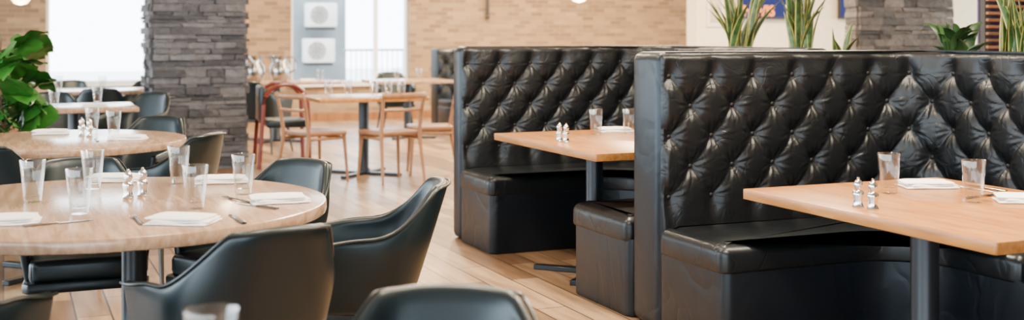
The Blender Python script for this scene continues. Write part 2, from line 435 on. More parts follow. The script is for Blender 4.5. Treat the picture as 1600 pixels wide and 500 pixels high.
# ------------------------------------------------------------ booths
def sstep(a, b, x):
    q = min(1, max(0, (x-a)/(b-a))); return q*q*(3-2*q)
PXS, RZ, Z1, DT = 0.225, 0.137, 1.155, 0.036
def tuft_h(s, z):
    zz = min(max(z, Z1-4*RZ), Z1)
    a = s/PXS + (zz-Z1)/(2*RZ); b = s/PXS - (zz-Z1)/(2*RZ)
    sa, sb = abs(math.sin(math.pi*a)), abs(math.sin(math.pi*b))
    pil = 1-(1-sa*sb)**1.6
    na, nb_ = round(a), round(b)
    ds = ((a-na)+(b-nb_))*0.5*PXS; dz = ((a-na)-(b-nb_))*RZ
    r = math.hypot(ds, dz)
    base = 0.58*sstep(0.0, 0.075, r)
    h = base + (1-base)*pil
    if zz == z:
        th = math.atan2(dz, ds)
        cell = math.sin(na*12.9+nb_*78.2)*2
        h += 0.055*math.cos(th*9+cell)*math.exp(-((r-0.044)/0.030)**2)
        h += 0.042*math.cos(th*17+cell*3)*math.exp(-((r-0.055)/0.032)**2)
    if z > Z1:
        q = sstep(0, 1, min(1, (z-Z1)/0.085)); h = h*(1-0.7*q) + 0.45*q
    if z < Z1-4*RZ:
        q = sstep(0, 1, min(1, (Z1-4*RZ-z)/0.13)); h = h*(1-0.75*q)+0.5*q
    return h
def back_path(s, th, WL, rc):
    L1 = WL-rc; L2 = math.pi/2*rc
    if s < L1: return (s, -th, 0, -1)
    if s < L1+L2:
        a = (s-L1)/rc
        nx, ny = -math.sin(a), -math.cos(a)
        return (L1 - nx*rc, -th-rc - ny*rc, nx, ny)
    return (WL, -th-rc-(s-L1-L2), -1, 0)
def tufted(parent, th, WL, side, ztop=1.258, z0=0.45, rc=0.3, phase=0.04):
    LT = (WL-rc) + math.pi/2*rc + (side-rc)
    bm = bmesh.new(); ns = int(LT/0.0065); nz = 124
    grid = []
    for i in range(ns+1):
        s = LT*i/ns; px, py, nx, ny = back_path(s, th, WL, rc); row = []
        for j in range(nz+1):
            z = z0+(ztop-z0)*j/nz
            h = tuft_h(s-phase, z)*DT
            e = min(1, s/0.03); h *= math.sqrt(max(0, 1-(1-e)**2))
            off = 0.012
            k = (z-(ztop-0.03))/0.03
            if k > 0:
                sc = math.sqrt(max(0, 1-k*k)); h *= sc; off *= sc
            row.append(bm.verts.new((px+nx*(h+off), py+ny*(h+off), z)))
        grid.append(row)
    for i in range(ns):
        for j in range(nz):
            bm.faces.new((grid[i][j], grid[i+1][j], grid[i+1][j+1], grid[i][j+1]))
    me = finish('backrest', bm, M_LEATHER, parent, sharp=False)
    bt = None
    for r in range(5):
        n = 0
        while True:
            s = phase + PXS*(n + (0.5 if r % 2 else 0)); n += 1
            if s > LT-0.02: break
            if s < 0.03: continue
            px, py, nx, ny = back_path(s, th, WL, rc)
            if bt is None:
                bmb = bmesh.new(); add_lathe(bmb, [(0, -0.006), (0.009, -0.005), (0.0105, 0), (0.008, 0.003), (0, 0.005)], 12)
                bt = finish('button', bmb, M_BUTTON, parent); b = bt
            else:
                b = bt.copy(); COL.objects.link(b); b.parent = parent
            b.location = (px+nx*0.014, py+ny*0.014, Z1-r*RZ)
            b.rotation_euler = Vector((nx, ny, 0)).to_track_quat('Z', 'Y').to_euler()
    return me
def cushion(parent, pts, z0=0.358, z1=0.474, r=0.046):
    return padded('seat_cushion', pts, z0, z1, r, M_CUSHION, parent)
def booth(t0, th, side, label, back_seat):
    r = root('booth_seat', RB(t0, 0), ANG, label, 'booth', 'black tufted leather booths')
    WL = 1.5; sd = 0.55
    outl = [(0, 0), (WL+0.2, 0), (WL+0.2, -th-side), (WL+0.01, -th-side), (WL+0.01, -th), (0, -th)]
    prism('partition', [(x, y) for x, y in outl], 0.0, 1.264, M_LEATHER2, r, 0.045, 7)
    tufted(r, th, WL, side)
    y0, y1 = -th, -th-sd
    def arc(r0, n, off=0.0):
        cx, cy = 0.945-r0, y1-r0
        return [(cx+(r0+off)*math.sin(a), cy+(r0+off)*math.cos(a)) for a in [math.pi/2*k/n for k in range(n, -1, -1)]]
    R0 = 0.30
    base = [(-0.008, y0), (WL, y0), (WL, -th-side), (0.95, -th-side)] + arc(R0, 14, 0.005) + [(-0.008, y1+0.005)]
    padded('seat_base', base, 0.0, 0.37, 0, M_LEATHER2, r, corner=0.05)
    ysplit = y1-0.62
    long = [(-0.02, y0-0.015), (WL-0.01, y0-0.015), (WL-0.01, ysplit), (0.945, ysplit)] + arc(R0, 14) + [(-0.02, y1)]
    cushion(r, long)
    cushion(r, [(WL-0.01, ysplit+0.002), (WL-0.01, -th-side), (0.945, -th-side), (0.945, ysplit+0.002)])
    if back_seat:
        padded('seat_base', [(-0.008, 0.605), (0.9, 0.605), (0.9, 0), (-0.008, 0)], 0.0, 0.37, 0, M_LEATHER2, r, corner=0.05)
        cushion(r, [(-0.02, 0.612), (0.9, 0.612), (0.9, 0.01), (-0.02, 0.01)])
    return r
booth(0.0, 0.17, 1.62, 'black leather booth with deep button-tufted back around the smaller table', False)
booth(2.46, 0.27, 2.7, 'black leather booth with tall button-tufted back and bench on both sides', True)
# a further booth near the brick wall
fb = root('booth_seat', (-1.02, 16.3, 0), ANG, 'black tufted leather booth end near the brick wall', 'booth', 'black tufted leather booths')
prism('partition', [(0, 0), (2.6, 0), (2.6, 0.3), (0, 0.3)], 0, 1.14, M_LEATHER2, fb, 0.03)
prism('seat_cushion', [(0, -0.55), (2.6, -0.55), (2.6, 0), (0, 0)], 0.35, 0.46, M_LEATHER, fb, 0.03)
prism('seat_base', [(0, -0.54), (2.6, -0.54), (2.6, 0), (0, 0)], 0, 0.36, M_LEATHER2, fb, 0.015)
bm = bmesh.new(); g = []
for i in range(131):
    g.append([])
    for j in range(41):
        s = i*0.02; z = 0.45+j*0.0168
        g[-1].append(bm.verts.new((s, -0.012-tuft_h(s, z+0.1)*0.04*(1 if j < 40 else 0), z)))
for i in range(130):
    for j in range(40): bm.faces.new((g[i][j], g[i+1][j], g[i+1][j+1], g[i][j+1]))
finish('backrest', bm, M_LEATHER, fb, sharp=False)

# ------------------------------------------------------------ tables
def pedestal(r, cx, cy, h, rad=0.045, arm=0.36, rot=math.pi/4):
    lathe('pedestal', [(0, 0.02), (rad*1.3, 0.02), (rad*1.25, 0.05), (rad, 0.07), (rad, h), (0, h)], M_BLACKMETAL, r, 24, (cx, cy, 0))
    bm = bmesh.new()
    for k in range(4):
        a = rot+k*math.pi/2; ca, sa = math.cos(a), math.sin(a); pw = 0.035
        p = [(cx-sa*pw, cy+ca*pw), (cx+ca*arm-sa*pw*0.7, cy+sa*arm+ca*pw*0.7), (cx+ca*arm+sa*pw*0.7, cy+sa*arm-ca*pw*0.7), (cx+sa*pw, cy-ca*pw)]
        add_prism(bm, list(reversed(p)), 0.0, 0.028, 0.004, 1)
    finish('foot', bm, M_BLACKMETAL, r)
    box('mounting_plate', (cx, cy, h-0.006), (0.34, 0.34, 0.012), M_BLACKMETAL, r)
def round_table(x, y, R, label, mat=M_TOPPALE, px=0.0):
    r = root('round_table', (x, y, 0), ANG, label, 'table')
    prof = [(0, 0.706), (R-0.012, 0.706), (R-0.002, 0.710), (R, 0.718), (R, 0.742), (R-0.003, 0.748), (R-0.01, 0.75), (0, 0.75)]
    lathe('table_top', prof, mat, r, 96)
    pedestal(r, px, 0, 0.706, 0.044, min(0.42, R*0.62))
    return r
def rect_table(t0, t1, w0, w1, pt, pw, label, mat=M_TOPWARM, cr=0.03):
    r = root('dining_table', RB(t0, w0), ANG, label, 'table')
    L, W = t1-t0, w1-w0
    pts = []
    for cx, cy, a0 in ((W-cr, -cr, 0), (cr, -cr, 90), (cr, -L+cr, 180), (W-cr, -L+cr, 270)):
        for k in range(5):
            a = math.radians(a0+k*22.5); pts.append((cx+cr*math.cos(a), cy+cr*math.sin(a)))
    prism('table_top', pts, 0.712, 0.75, mat, r, 0.003, 2)
    pedestal(r, pw-w0, -(pt-t0), 0.712, 0.048)
    return r
round_table(-1.44, 4.21, 0.775, 'large round pale wood table set with glasses and napkins', px=0.1)
round_table(-2.55, 6.75, 0.68, 'round pale wood table on a black pedestal beside the slate column')
round_table(-0.62, 1.55, 0.5, 'round pale wood table with a single glass near the edge')
rect_table(3.55, 4.83, -0.11, 0.85, 4.2, 0.2, 'warm maple rectangular table inside the booth', cr=0.012)
rect_table(0.81, 2.15, -0.03, 0.83, 1.45, 0.323, 'warm maple rectangular table inside the farther booth', cr=0.012)
def square_table(x, y, W, D, label, mat):
    r = root('dining_table', (x, y, 0), ANG, label, 'table')
    prism('table_top', [(-W/2, -D/2), (W/2, -D/2), (W/2, D/2), (-W/2, D/2)], 0.712, 0.75, mat, r, 0.006, 2)
    pedestal(r, 0, 0, 0.712, 0.05, 0.4)
square_table(-3.62, 9.85, 0.95, 0.8, 'square wooden table beside the leafy plant', M_TOPPALE)
square_table(-4.6, 12.6, 1.5, 0.8, 'wooden table near the bright window', M_TOPPALE)
square_table(-1.42, 11.4, 1.05, 0.8, 'square wooden table with a black pedestal near wooden chairs', M_TOPWARM)
square_table(-2.95, 14.9, 1.5, 0.7, 'wooden serving table holding steel pitchers', M_TOPPALE)
square_table(-1.35, 15.4, 1.0, 0.8, 'wooden table near the brick wall', M_TOPPALE)

# ------------------------------------------------------------ shell chair
def make_shell_chair():
    r = root('armchair', (0, 0, 0), 0, 'black leather shell armchair', 'chair', 'black leather shell armchairs')
    bm = bmesh.new(); N = 56; Mz = 10
    arm = 0.20
    grid = []
    for i in range(N+1):
        u = -1+2*i/N
        au = abs(u); sg = 1 if u >= 0 else -1
        drop = sstep(0.27, 0.66, au)
        top = 0.815 - 0.006*sstep(0, 0.26, au) - 0.16*drop**0.75 - 0.035*sstep(0.60, 1.0, au)
        bot = 0.37
        row = []
        for j in range(Mz+1):
            f = j/Mz
            z = bot+(top-bot)*f
            g = (z-bot)/0.44
            A = 0.225+0.065*g**0.8; B = 0.20+0.03*g
            lean = 0.11*g
            A2 = A*(1-0.23*sstep(0.5, 1.0, g))
            if au < 0.68:
                ph = au/0.68*math.pi/2
                x = A2*math.sin(ph)**0.74 if ph > 0 else 0
                y = -(B*max(0, math.cos(ph))**0.62) - lean*max(0, math.cos(ph))**0.5 - 0.02
            else:
                q = (au-0.68)/0.32
                A2 = A2 + (A-A2)*sstep(0, 0.5, q)
                x = A2*(1-0.03*q); y = -0.02+arm*q*(1.0+0.12*g)
            row.append(bm.verts.new((sg*x, y, z)))
        grid.append(row)
    for i in range(N):
        for j in range(Mz):
            bm.faces.new((grid[i][j], grid[i+1][j], grid[i+1][j+1], grid[i][j+1]))
    rim = [Vector(row[-1].co) for row in grid]
    sh = finish('backrest', bm, M_CHAIR, r, sharp=False)
    so = sh.modifiers.new('Solidify', 'SOLIDIFY'); so.thickness = 0.034; so.offset = -1
    me = sh.data; c = me.polygons[len(me.polygons)//2]
    if c.normal.y > 0: so.offset = 1
    ss = sh.modifiers.new('Subdivision', 'SUBSURF'); ss.levels = 1; ss.render_levels = 1
    tube('welt_seam', [p + Vector((p.x*0.008, -0.001 if p.y < 0 else 0, -0.006)) for p in rim], 0.0045, M_CHAIR, r, 6)
    pts = []
    for k in range(13):
        a = math.pi + math.pi*k/12
        pts.append((0.195*math.cos(a), -0.04+0.165*math.sin(a)))
    pts += [(0.215, 0.2), (0.195, 0.235), (-0.195, 0.235), (-0.215, 0.2)]
    prism('seat', pts, 0.385, 0.475, M_CHAIR, r, 0.025, 3)
    pts2 = [(x*1.1, y*1.05) for x, y in pts]
    prism('seat_frame', pts2, 0.35, 0.392, M_CHAIR, r, 0.012, 2)
    for sx in (-1, 1):
        for sy in (-1, 1):
            tube('leg', [(sx*0.16, 0.03+sy*0.15, 0.36), (sx*0.215, 0.03+sy*0.2, 0.0)], [0.019, 0.011], M_LEG, r, 10)
    return r
CH = make_shell_chair()
chairs = [ # x,y, facing target
    ((-0.84, 3.55), (-1.40, 4.26), 'black leather shell armchair at the round table, seen from behind'),
    ((-0.59, 4.32), (-1.42, 4.22), 'black leather shell armchair beside the round table facing the pedestal'),
    ((-1.06, 4.80), (-1.42, 4.26), 'black leather shell armchair tucked under the round table near two napkins'),
    ((-1.74, 4.84), (-1.50, 4.26), 'black leather shell armchair tucked under the round table behind glasses'),
    ((-2.14, 3.98), (-1.42, 4.20), 'black leather shell armchair under the round table beside the plant side'),
    ((-1.58, 3.24), (-1.45, 4.26), 'black leather shell armchair at the round table, mostly its arm showing'),
    ((-0.155, 2.19), (-0.22, 1.2), 'black leather shell armchair at the small round table'),
    ((-2.56, 6.00), (-2.56, 6.75), 'black leather shell armchair at the second round table'),
    ((-1.93, 6.50), (-2.55, 6.70), 'black leather shell armchair turned away from the slate column'),
    ((-2.34, 7.38), (-2.50, 6.75), 'black leather shell armchair behind the second round table'),
    ((-3.08, 7.05), (-2.55, 6.75), 'black leather shell armchair beside the leafy plant'),
    ((-4.05, 10.6), (-3.62, 9.85), 'black leather shell armchair at the square wooden table'),
    ((-3.35, 10.5), (-3.6, 9.85), 'black leather shell armchair at the square wooden table near the column'),
    ((-4.2, 13.4), (-4.3, 12.6), 'black leather shell armchair near the bright window'),
    ((-5.0, 13.3), (-4.9, 12.6), 'black leather shell armchair near the bright window'),
    ((-4.1, 11.9), (-4.3, 12.6), 'black leather shell armchair near the bright window'),
    ((-2.80, 13.5), (-2.3, 14.6), 'black leather shell armchair near the serving table'),
    ((-1.6, 16.25), (-1.35, 15.5), 'black leather shell armchair near the brick wall'),
]
first = True
for (x, y), (tx, ty), lab in chairs:
    rot = math.atan2(ty-y, tx-x) - math.pi/2
    if first:
        CH.location = (x, y, 0); CH.rotation_euler = (0, 0, rot); CH['label'] = lab; first = False
    else: dup(CH, (x, y, 0), rot, lab)

# ------------------------------------------------------------ wooden chairs
def make_wood_chair(mat, seatmat, label, name='wooden_chair'):
    r = root(name, (0, 0, 0), 0, label, 'chair', 'wooden dining chairs')
    prism('seat', [(-0.2, -0.2), (0.2, -0.2), (0.225, 0.2), (0.17, 0.23), (-0.17, 0.23), (-0.225, 0.2)], 0.425, 0.465, seatmat, r, 0.014, 3)
    for sx in (-1, 1):
        tube('leg', [(sx*0.19, 0.19, 0.43), (sx*0.215, 0.215, 0)], [0.019, 0.012], mat, r, 10)
        tube('leg', [(sx*0.215, -0.27, 0), (sx*0.195, -0.2, 0.44), (sx*0.2, -0.235, 0.66), (sx*0.21, -0.27, 0.82)], [0.012, 0.02, 0.017, 0.013], mat, r, 10)
        tube('rail', [(sx*0.19, 0.19, 0.40), (sx*0.195, -0.2, 0.40)], 0.014, mat, r, 8)
    tube('rail', [(-0.19, 0.19, 0.40), (0.19, 0.19, 0.40)], 0.014, mat, r, 8)
    bm = bmesh.new(); pts = []
    for k in range(13):
        a = -1+2*k/12; pts.append((0.225*a, -0.27-0.045*(1-a*a), 0.79))
    add_tube(bm, pts, [0.028]*13, 8, 0.45)
    finish('backrest', bm, mat, r)
    tube('back_slat', [(-0.195, -0.235, 0.66), (0, -0.265, 0.66), (0.195, -0.235, 0.66)], 0.014, mat, r, 8)
    return r
WC = make_wood_chair(M_CHWOOD, M_SEATWD, 'light brown wooden dining chair with a curved top rail')
wch = [((-1.80, 10.85), (-1.30, 11.35)), ((-1.12, 10.90), (-1.5, 11.45)), ((-0.78, 11.50), (-1.42, 11.4))]
for i, ((x, y), (tx, ty)) in enumerate(wch):
    rot = math.atan2(ty-y, tx-x) - math.pi/2
    if i == 0: WC.location = (x, y, 0); WC.rotation_euler = (0, 0, rot)
    else: dup(WC, (x, y, 0), rot)
RC = root('wooden_armchair', (-2.32, 12.15, 0), math.radians(-72), 'armchair with arched dark red wood frame and black seat', 'chair')
for sx in (-1, 1):
    pts = [(sx*0.24, 0.22, 0)]
    for k in range(9):
        a = math.pi*k/8
        pts.append((sx*0.24, -0.02+0.22*math.cos(a), 0.64+0.20*math.sin(a)))
    pts.append((sx*0.24, -0.28, 0))
    tube('leg', pts, 0.022, M_REDWOOD, RC, 8)
prism('seat', [(-0.22, -0.2), (0.22, -0.2), (0.22, 0.2), (-0.22, 0.2)], 0.40, 0.48, M_CHAIR, RC, 0.02)
prism('backrest', [(-0.22, -0.27), (0.22, -0.27), (0.22, -0.22), (-0.22, -0.22)], 0.46, 0.82, M_CHAIR, RC, 0.02)

# ------------------------------------------------------------ tableware
def make_glass():
    prof = [(0, 0.0), (0.0265, 0.0), (0.029, 0.003), (0.0445, 0.147), (0.0435, 0.150), (0.0415, 0.147), (0.0272, 0.026), (0.024, 0.021), (0, 0.019)]
    bm = bmesh.new(); add_lathe(bm, prof, 32)
    o = finish('drinking_glass', bm, M_GLASS)
    return tag(o, 'clear pint tumbler standing on the table', 'glass', 'clear tumblers on the tables')
G = make_glass()
T = 0.7505
glasses = [((-1.703, 4.23), 'round'), ((-1.438, 3.957), 'round'), ((-1.617, 4.59), 'round'), ((-1.33, 4.75), 'round'), ((-1.083, 4.07), 'round'), ((-1.0, 4.43), 'round'),
    ((1.414, 4.464), 'booth'), ((1.639, 4.227), 'booth'), ((0.497, 7.06), 'far'), ((0.70, 7.12), 'far'),
    ((-2.545, 7.22), 'second'), ((-2.318, 6.93), 'second'), ((-0.49, 1.94), 'small'), ((-3.75, 9.75), 'square'), ((-3.5, 10.05), 'square'),
    ((-1.75, 11.35), 'square'), ((-1.2, 11.55), 'square'), ((-1.3, 11.2), 'square'), ((-1.6, 11.6), 'square'), ((-1.05, 11.3), 'square'),
    ((-4.3, 12.5), 'win'), ((-4.8, 12.6), 'win'), ((-5.0, 12.35), 'win'), ((-2.4, 14.9), 'serv'), ((-1.5, 15.5), 'brick'), ((-1.2, 15.3), 'brick')]
glab = {'round': 'clear tumbler on the large round table', 'booth': 'clear tumbler on the booth table', 'far': 'clear tumbler on the farther booth table',
        'second': 'clear tumbler on the second round table', 'small': 'clear tumbler on the small round table', 'square': 'clear tumbler on a square wooden table',
        'win': 'clear tumbler on the table near the window', 'serv': 'clear tumbler on the serving table', 'brick': 'clear tumbler on the table near the brick wall'}
for i, ((x, y), k) in enumerate(glasses):
    if i == 0: G.location = (x, y, T); G['label'] = glab[k]
    else: dup(G, (x, y, T), 0, glab[k])

def make_napkin():
    bm = bmesh.new()
    z = 0.002
    for k, (w, d, h, ox, oy, a) in enumerate([(0.205, 0.14, 0.007, 0, 0, 0), (0.185, 0.128, 0.009, 0.008, 0.004, 0.10), (0.19, 0.118, 0.010, -0.006, 0.0, -0.06)]):
        r = bmesh.ops.create_grid(bm, x_segments=14, y_segments=10, size=0.5)
        top = r['verts']
        for v in top:
            x, y = v.co.x, v.co.y
            e = (2*abs(x))**8 + (2*abs(y))**8
            zz = z + h*(1-0.6*min(1, e)) + 0.0022*math.sin(9*x+k*2)*math.cos(7*y+k)
            xx, yy = x*w, y*d
            v.co = Vector((ox+xx*math.cos(a)-yy*math.sin(a), oy+xx*math.sin(a)+yy*math.cos(a), zz))
        ext = bmesh.ops.extrude_face_region(bm, geom=list({f for v in top for f in v.link_faces}))
        for v in [g for g in ext['geom'] if isinstance(g, bmesh.types.BMVert)]:
            v.co.z = z - 0.0005 + (v.co.z - z)*0.15
        z += h*0.95
    o = finish('napkin', bm, M_NAPKIN)
    return tag(o, 'folded white cloth napkin on the table', 'napkin', 'folded white napkins')
NK = make_napkin()
naps = [((-1.042, 3.77), -0.15, 'folded white napkin on the round table between fork and knife'), ((-0.83, 4.24), 0.35, 'folded white napkin near the edge of the round table'),
    ((-1.62, 4.85), 0.1, 'folded white napkin on the round table beside a tumbler'), ((-1.17, 4.80), 0.2, 'folded white napkin on the round table near a chair back'), ((-1.60, 3.76), 0.3, 'folded white napkin on the round table edge'),
    ((1.62, 4.65), 0.05, 'folded white napkin on the booth table between two tumblers'), ((1.83, 4.24), -0.2, 'folded white napkin at the end of the booth table'),
    ((0.63, 7.27), 0.2, 'folded white napkin on the farther booth table'), ((-2.17, 6.72), 0.1, 'folded white napkin on the second round table'), ((-2.75, 7.1), 0.3, 'folded white napkin on the second round table'),
    ((-3.4, 9.7), 0.4, 'folded white napkin on a square wooden table'), ((-1.6, 11.15), 0.4, 'folded white napkin on a square wooden table'), ((-1.15, 11.15), 0.4, 'folded white napkin on a square wooden table'),
    ((-2.55, 14.9), 0.4, 'folded white napkin on the serving table')]
for i, ((x, y), a, lab) in enumerate(naps):
    if i == 0: NK.location = (x, y, T); NK.rotation_euler = (0, 0, a); NK['label'] = lab
    else: dup(NK, (x, y, T), a, lab)

def make_fork():
    bm = bmesh.new()
    add_tube(bm, [(0, -0.1, 0.003), (0, -0.05, 0.004), (0, 0.02, 0.005), (0, 0.045, 0.004)], [0.0036, 0.003, 0.002, 0.004], 8, 2.4)
    add_prism(bm, [(-0.011, 0.045), (0.011, 0.045), (0.012, 0.06), (-0.012, 0.06)], 0.002, 0.004)
    for k in range(4):
        x = -0.010+k*0.0066
        add_tube(bm, [(x, 0.058, 0.003), (x, 0.095, 0.006)], [0.0018, 0.0012], 6)
    return tag(finish('fork', bm, M_FLAT), 'polished steel fork beside a napkin', 'fork', 'steel forks')
def make_knife():
    bm = bmesh.new()
    add_tube(bm, [(0, -0.105, 0.004), (0, -0.06, 0.0045), (0, 0.0, 0.004)], [0.0038, 0.0042, 0.003], 8, 2.2)
    add_prism(bm, [(-0.006, 0.0), (0.009, 0.0), (0.011, 0.06), (0.004, 0.11), (-0.006, 0.10)], 0.001, 0.003)
    return tag(finish('table_knife', bm, M_FLAT), 'polished steel table knife beside a napkin', 'knife', 'steel table knives')
FK = make_fork(); KN = make_knife()
fk = [((-1.20, 3.81), 0.45), ((-0.985, 4.27), 0.75), ((-1.37, 4.82), 0.3), ((-1.76, 3.74), -0.3), ((1.78, 4.54), 0.5), ((1.72, 4.36), -1.0), ((-2.33, 6.68), 0.4)]
kn = [((-0.885, 3.83), 0.45), ((-0.88, 4.115), 0.9), ((-1.43, 3.75), -0.9), ((1.83, 4.60), 0.4)]
for i, ((x, y), a) in enumerate(fk):
    if i == 0: FK.location = (x, y, T); FK.rotation_euler = (0, 0, a)
    else: dup(FK, (x, y, T), a)
for i, ((x, y), a) in enumerate(kn):
    if i == 0: KN.location = (x, y, T); KN.rotation_euler = (0, 0, a)
    else: dup(KN, (x, y, T), a)

def make_shaker():
    r = root('salt_shaker', (0, 0, 0), 0, 'polished steel shaker with round domed cap', 'shaker', 'steel salt and pepper shakers')
    lathe('body', [(0, 0), (0.019, 0), (0.0205, 0.004), (0.017, 0.012), (0.0165, 0.03), (0.020, 0.045), (0.019, 0.055), (0.012, 0.062), (0, 0.062)], M_CHROME, r, 24)
    lathe('cap', [(0.0115, 0.060), (0.013, 0.066), (0.016, 0.078), (0.014, 0.090), (0.007, 0.097), (0.004, 0.1), (0.005, 0.104), (0, 0.107)], M_CHROME, r, 24)
    return r
SH = make_shaker()
shk = [(-1.396, 4.33, 'round'), (-1.362, 4.39, 'round'), (1.189, 4.088, 'booth'), (1.225, 4.04, 'booth'), (0.263, 6.6, 'far'), (0.298, 6.55, 'far'), (-2.53, 7.0, 'second'), (-2.46, 6.93, 'second')]
for i, (x, y, k) in enumerate(shk):
    lab = {'round': 'polished steel shaker on the large round table', 'booth': 'polished steel shaker on the booth table', 'far': 'polished steel shaker on the farther booth table', 'second': 'polished steel shaker on the second round table'}[k]
    sc_ = (0.88, 0.88, 0.88) if k == 'round' else None
    if i == 0: SH.location = (x, y, T); SH['label'] = lab
    else: dup(SH, (x, y, T), i*0.7, lab)

def make_pitcher():
    r = root('water_pitcher', (0, 0, 0), 0, 'polished steel water pitcher on the serving table', 'pitcher', 'steel water pitchers')
    lathe('body', [(0, 0), (0.08, 0), (0.11, 0.03), (0.135, 0.10), (0.13, 0.18), (0.09, 0.25), (0.092, 0.29), (0.11, 0.32), (0.105, 0.32), (0.085, 0.26), (0.11, 0.17), (0, 0.05)], M_STEEL, r, 28)
    tube('handle', [(0.09, 0, 0.29), (0.16, 0, 0.305), (0.20, 0, 0.24), (0.18, 0, 0.15), (0.125, 0, 0.11)], 0.012, M_STEEL, r, 8)
    bm = bmesh.new(); add_tube(bm, [(-0.06, 0, 0.24), (-0.1, 0, 0.285), (-0.14, 0, 0.325)], [0.045, 0.034, 0.012], 8)
    finish('spout', bm, M_STEEL, r)
    return r
PT = make_pitcher(); PT.location = (-3.18, 14.66, T); PT.rotation_euler = (0, 0, 1.3)
dup(PT, (-2.88, 14.80, T), 0.2)

# ------------------------------------------------------------ plants
def fig_plant(x, y):
    r = root('potted_fig_tree', (x, y, 0), 0, 'potted fiddle leaf fig with large glossy green leaves', 'plant')
    lathe('pot', [(0, 0), (0.15, 0), (0.2, 0.36), (0.185, 0.36), (0.17, 0.33), (0, 0.33)], M_POT, r, 28)
    tube('trunk', [(0, 0, 0.3), (0.02, 0.01, 0.7), (-0.01, 0.0, 1.1), (0.01, 0, 1.32)], [0.02, 0.017, 0.014, 0.008], M_TRUNK, r)
    bm = bmesh.new()
    rnd = random.Random(3)
    for k in range(72):
        z = 0.60 + 0.68*k/72
        az = k*2.4 + rnd.uniform(-0.3, 0.3)
        L = rnd.uniform(0.19, 0.26); W = L*rnd.uniform(0.44, 0.52)
        tilt = rnd.uniform(-0.25, 0.95)
        out = 0.04 + 0.11*rnd.random()
        d = Vector((math.cos(az), math.sin(az), 0)); sdir = Vector((-math.sin(az), math.cos(az), 0))
        base = d*out + Vector((0, 0, z))
        nL, nW = 9, 6; g = []
        roll = rnd.uniform(-0.8, 0.8)
        for i in range(nL+1):
            q = i/nL
            wid = W*(math.sin(math.pi*min(1, q**1.25*0.97+0.02)))**0.6*(0.65+0.5*q)
            row = []
            for j in range(nW+1):
                p = -1+2*j/nW
                fx = q*L
                curl = -0.35*L*q*q + 0.10*wid*abs(p) + 0.012*math.sin(q*14+p*3)
                side = p*wid
                hx = fx*math.cos(tilt) - curl*math.sin(tilt)
                hz = fx*math.sin(tilt) + curl*math.cos(tilt)
                row.append(bm.verts.new(base + d*hx + sdir*(side*math.cos(roll)) + Vector((0, 0, hz + side*math.sin(roll)))))
            g.append(row)
        for i in range(nL):
            for j in range(nW): bm.faces.new((g[i][j], g[i+1][j], g[i+1][j+1], g[i][j+1]))
        add_tube(bm, [Vector((0, 0, z-0.04)), base], 0.004, 5)
    finish('foliage', bm, M_FIG, r, sharp=False)
fig_plant(-3.38, 7.85)
pl = root('planter_box', RB(-0.2, 1.74), ANG, 'long black planter box behind the booth backs', 'planter')
prism('box_body', [(0, 0), (0.32, 0), (0.32, -5.4), (0, -5.4)], 0, 1.16, M_POT, pl, 0.01)
prism('soil_bed', [(0.02, -0.02), (0.3, -0.02), (0.3, -5.38), (0.02, -5.38)], 1.15, 1.17, M_SOIL, pl)
def snake(t, w, n, h, spread, seed, lab='tall snake plant with pointed green leaves in the planter', wid=1.05, name='snake_plant', mat=None, arch=0.0, jit=0.07, edge=True):
    r = root(name, RB(t, w, 1.172), 0, lab, 'plant', 'plants behind the booths')
    rnd = random.Random(seed); bm = bmesh.new()
    for k in range(n):
        az = rnd.uniform(0, 2*math.pi); hh = h*rnd.uniform(0.5, 1.1); wd = wid*rnd.uniform(0.014, 0.020)
        lean = rnd.uniform(0.03, spread); tw = rnd.uniform(-0.6, 0.9)
        b = Vector((rnd.uniform(-jit, jit), rnd.uniform(-jit, jit), 0)); g = []
        for i in range(11):
            q = i/10; wi = wd*(0.75+0.55*math.sin(q*2.4))*max(0.0, 1-q**3)+0.0008
            c = b + Vector((math.cos(az)*lean*q*q, math.sin(az)*lean*q*q, hh*(q-arch*q*q*q)))
            a2 = tw+q*0.6; s = Vector((math.cos(a2), math.sin(a2), 0)); nn = Vector((-s.y, s.x, 0))
            g.append([bm.verts.new(c - s*wi + nn*wi*0.3), bm.verts.new(c - s*wi*0.72 + nn*wi*0.18), bm.verts.new(c), bm.verts.new(c + s*wi*0.72 + nn*wi*0.18), bm.verts.new(c + s*wi + nn*wi*0.3)])
        for i in range(10):
            for j in range(4):
                f = bm.faces.new((g[i][j], g[i+1][j], g[i+1][j+1], g[i][j+1]))
                f.material_index = 1 if (edge and j in (0, 3)) else 0
    o = finish('foliage', bm, mat or M_SNAKE, r, sharp=False)
    o.data.materials.append(M_EDGE)
    return r
snake(0.54, 1.9, 26, 0.60, 0.30, 1, jit=0.07); snake(1.22, 1.9, 24, 0.62, 0.26, 2, jit=0.06); snake(1.60, 1.9, 4, 0.26, 0.14, 3, 'short snake plant with few leaves in the planter', 1.0, jit=0.04)
snake(2.56, 1.9, 30, 0.34, 0.20, 4, 'leafy arching dark green plant in the planter', 1.7, 'leafy_plant', M_DKLEAF, 0.35, 0.04, False)
snake(2.96, 1.9, 26, 0.46, 0.18, 5, jit=0.05)
fl = snake(3.00, 2.32, 8, 0.40, 0.08, 6, 'spiky green plant with purple flower spikes in the planter', 0.9, 'flowering_plant', jit=0.03, edge=False)
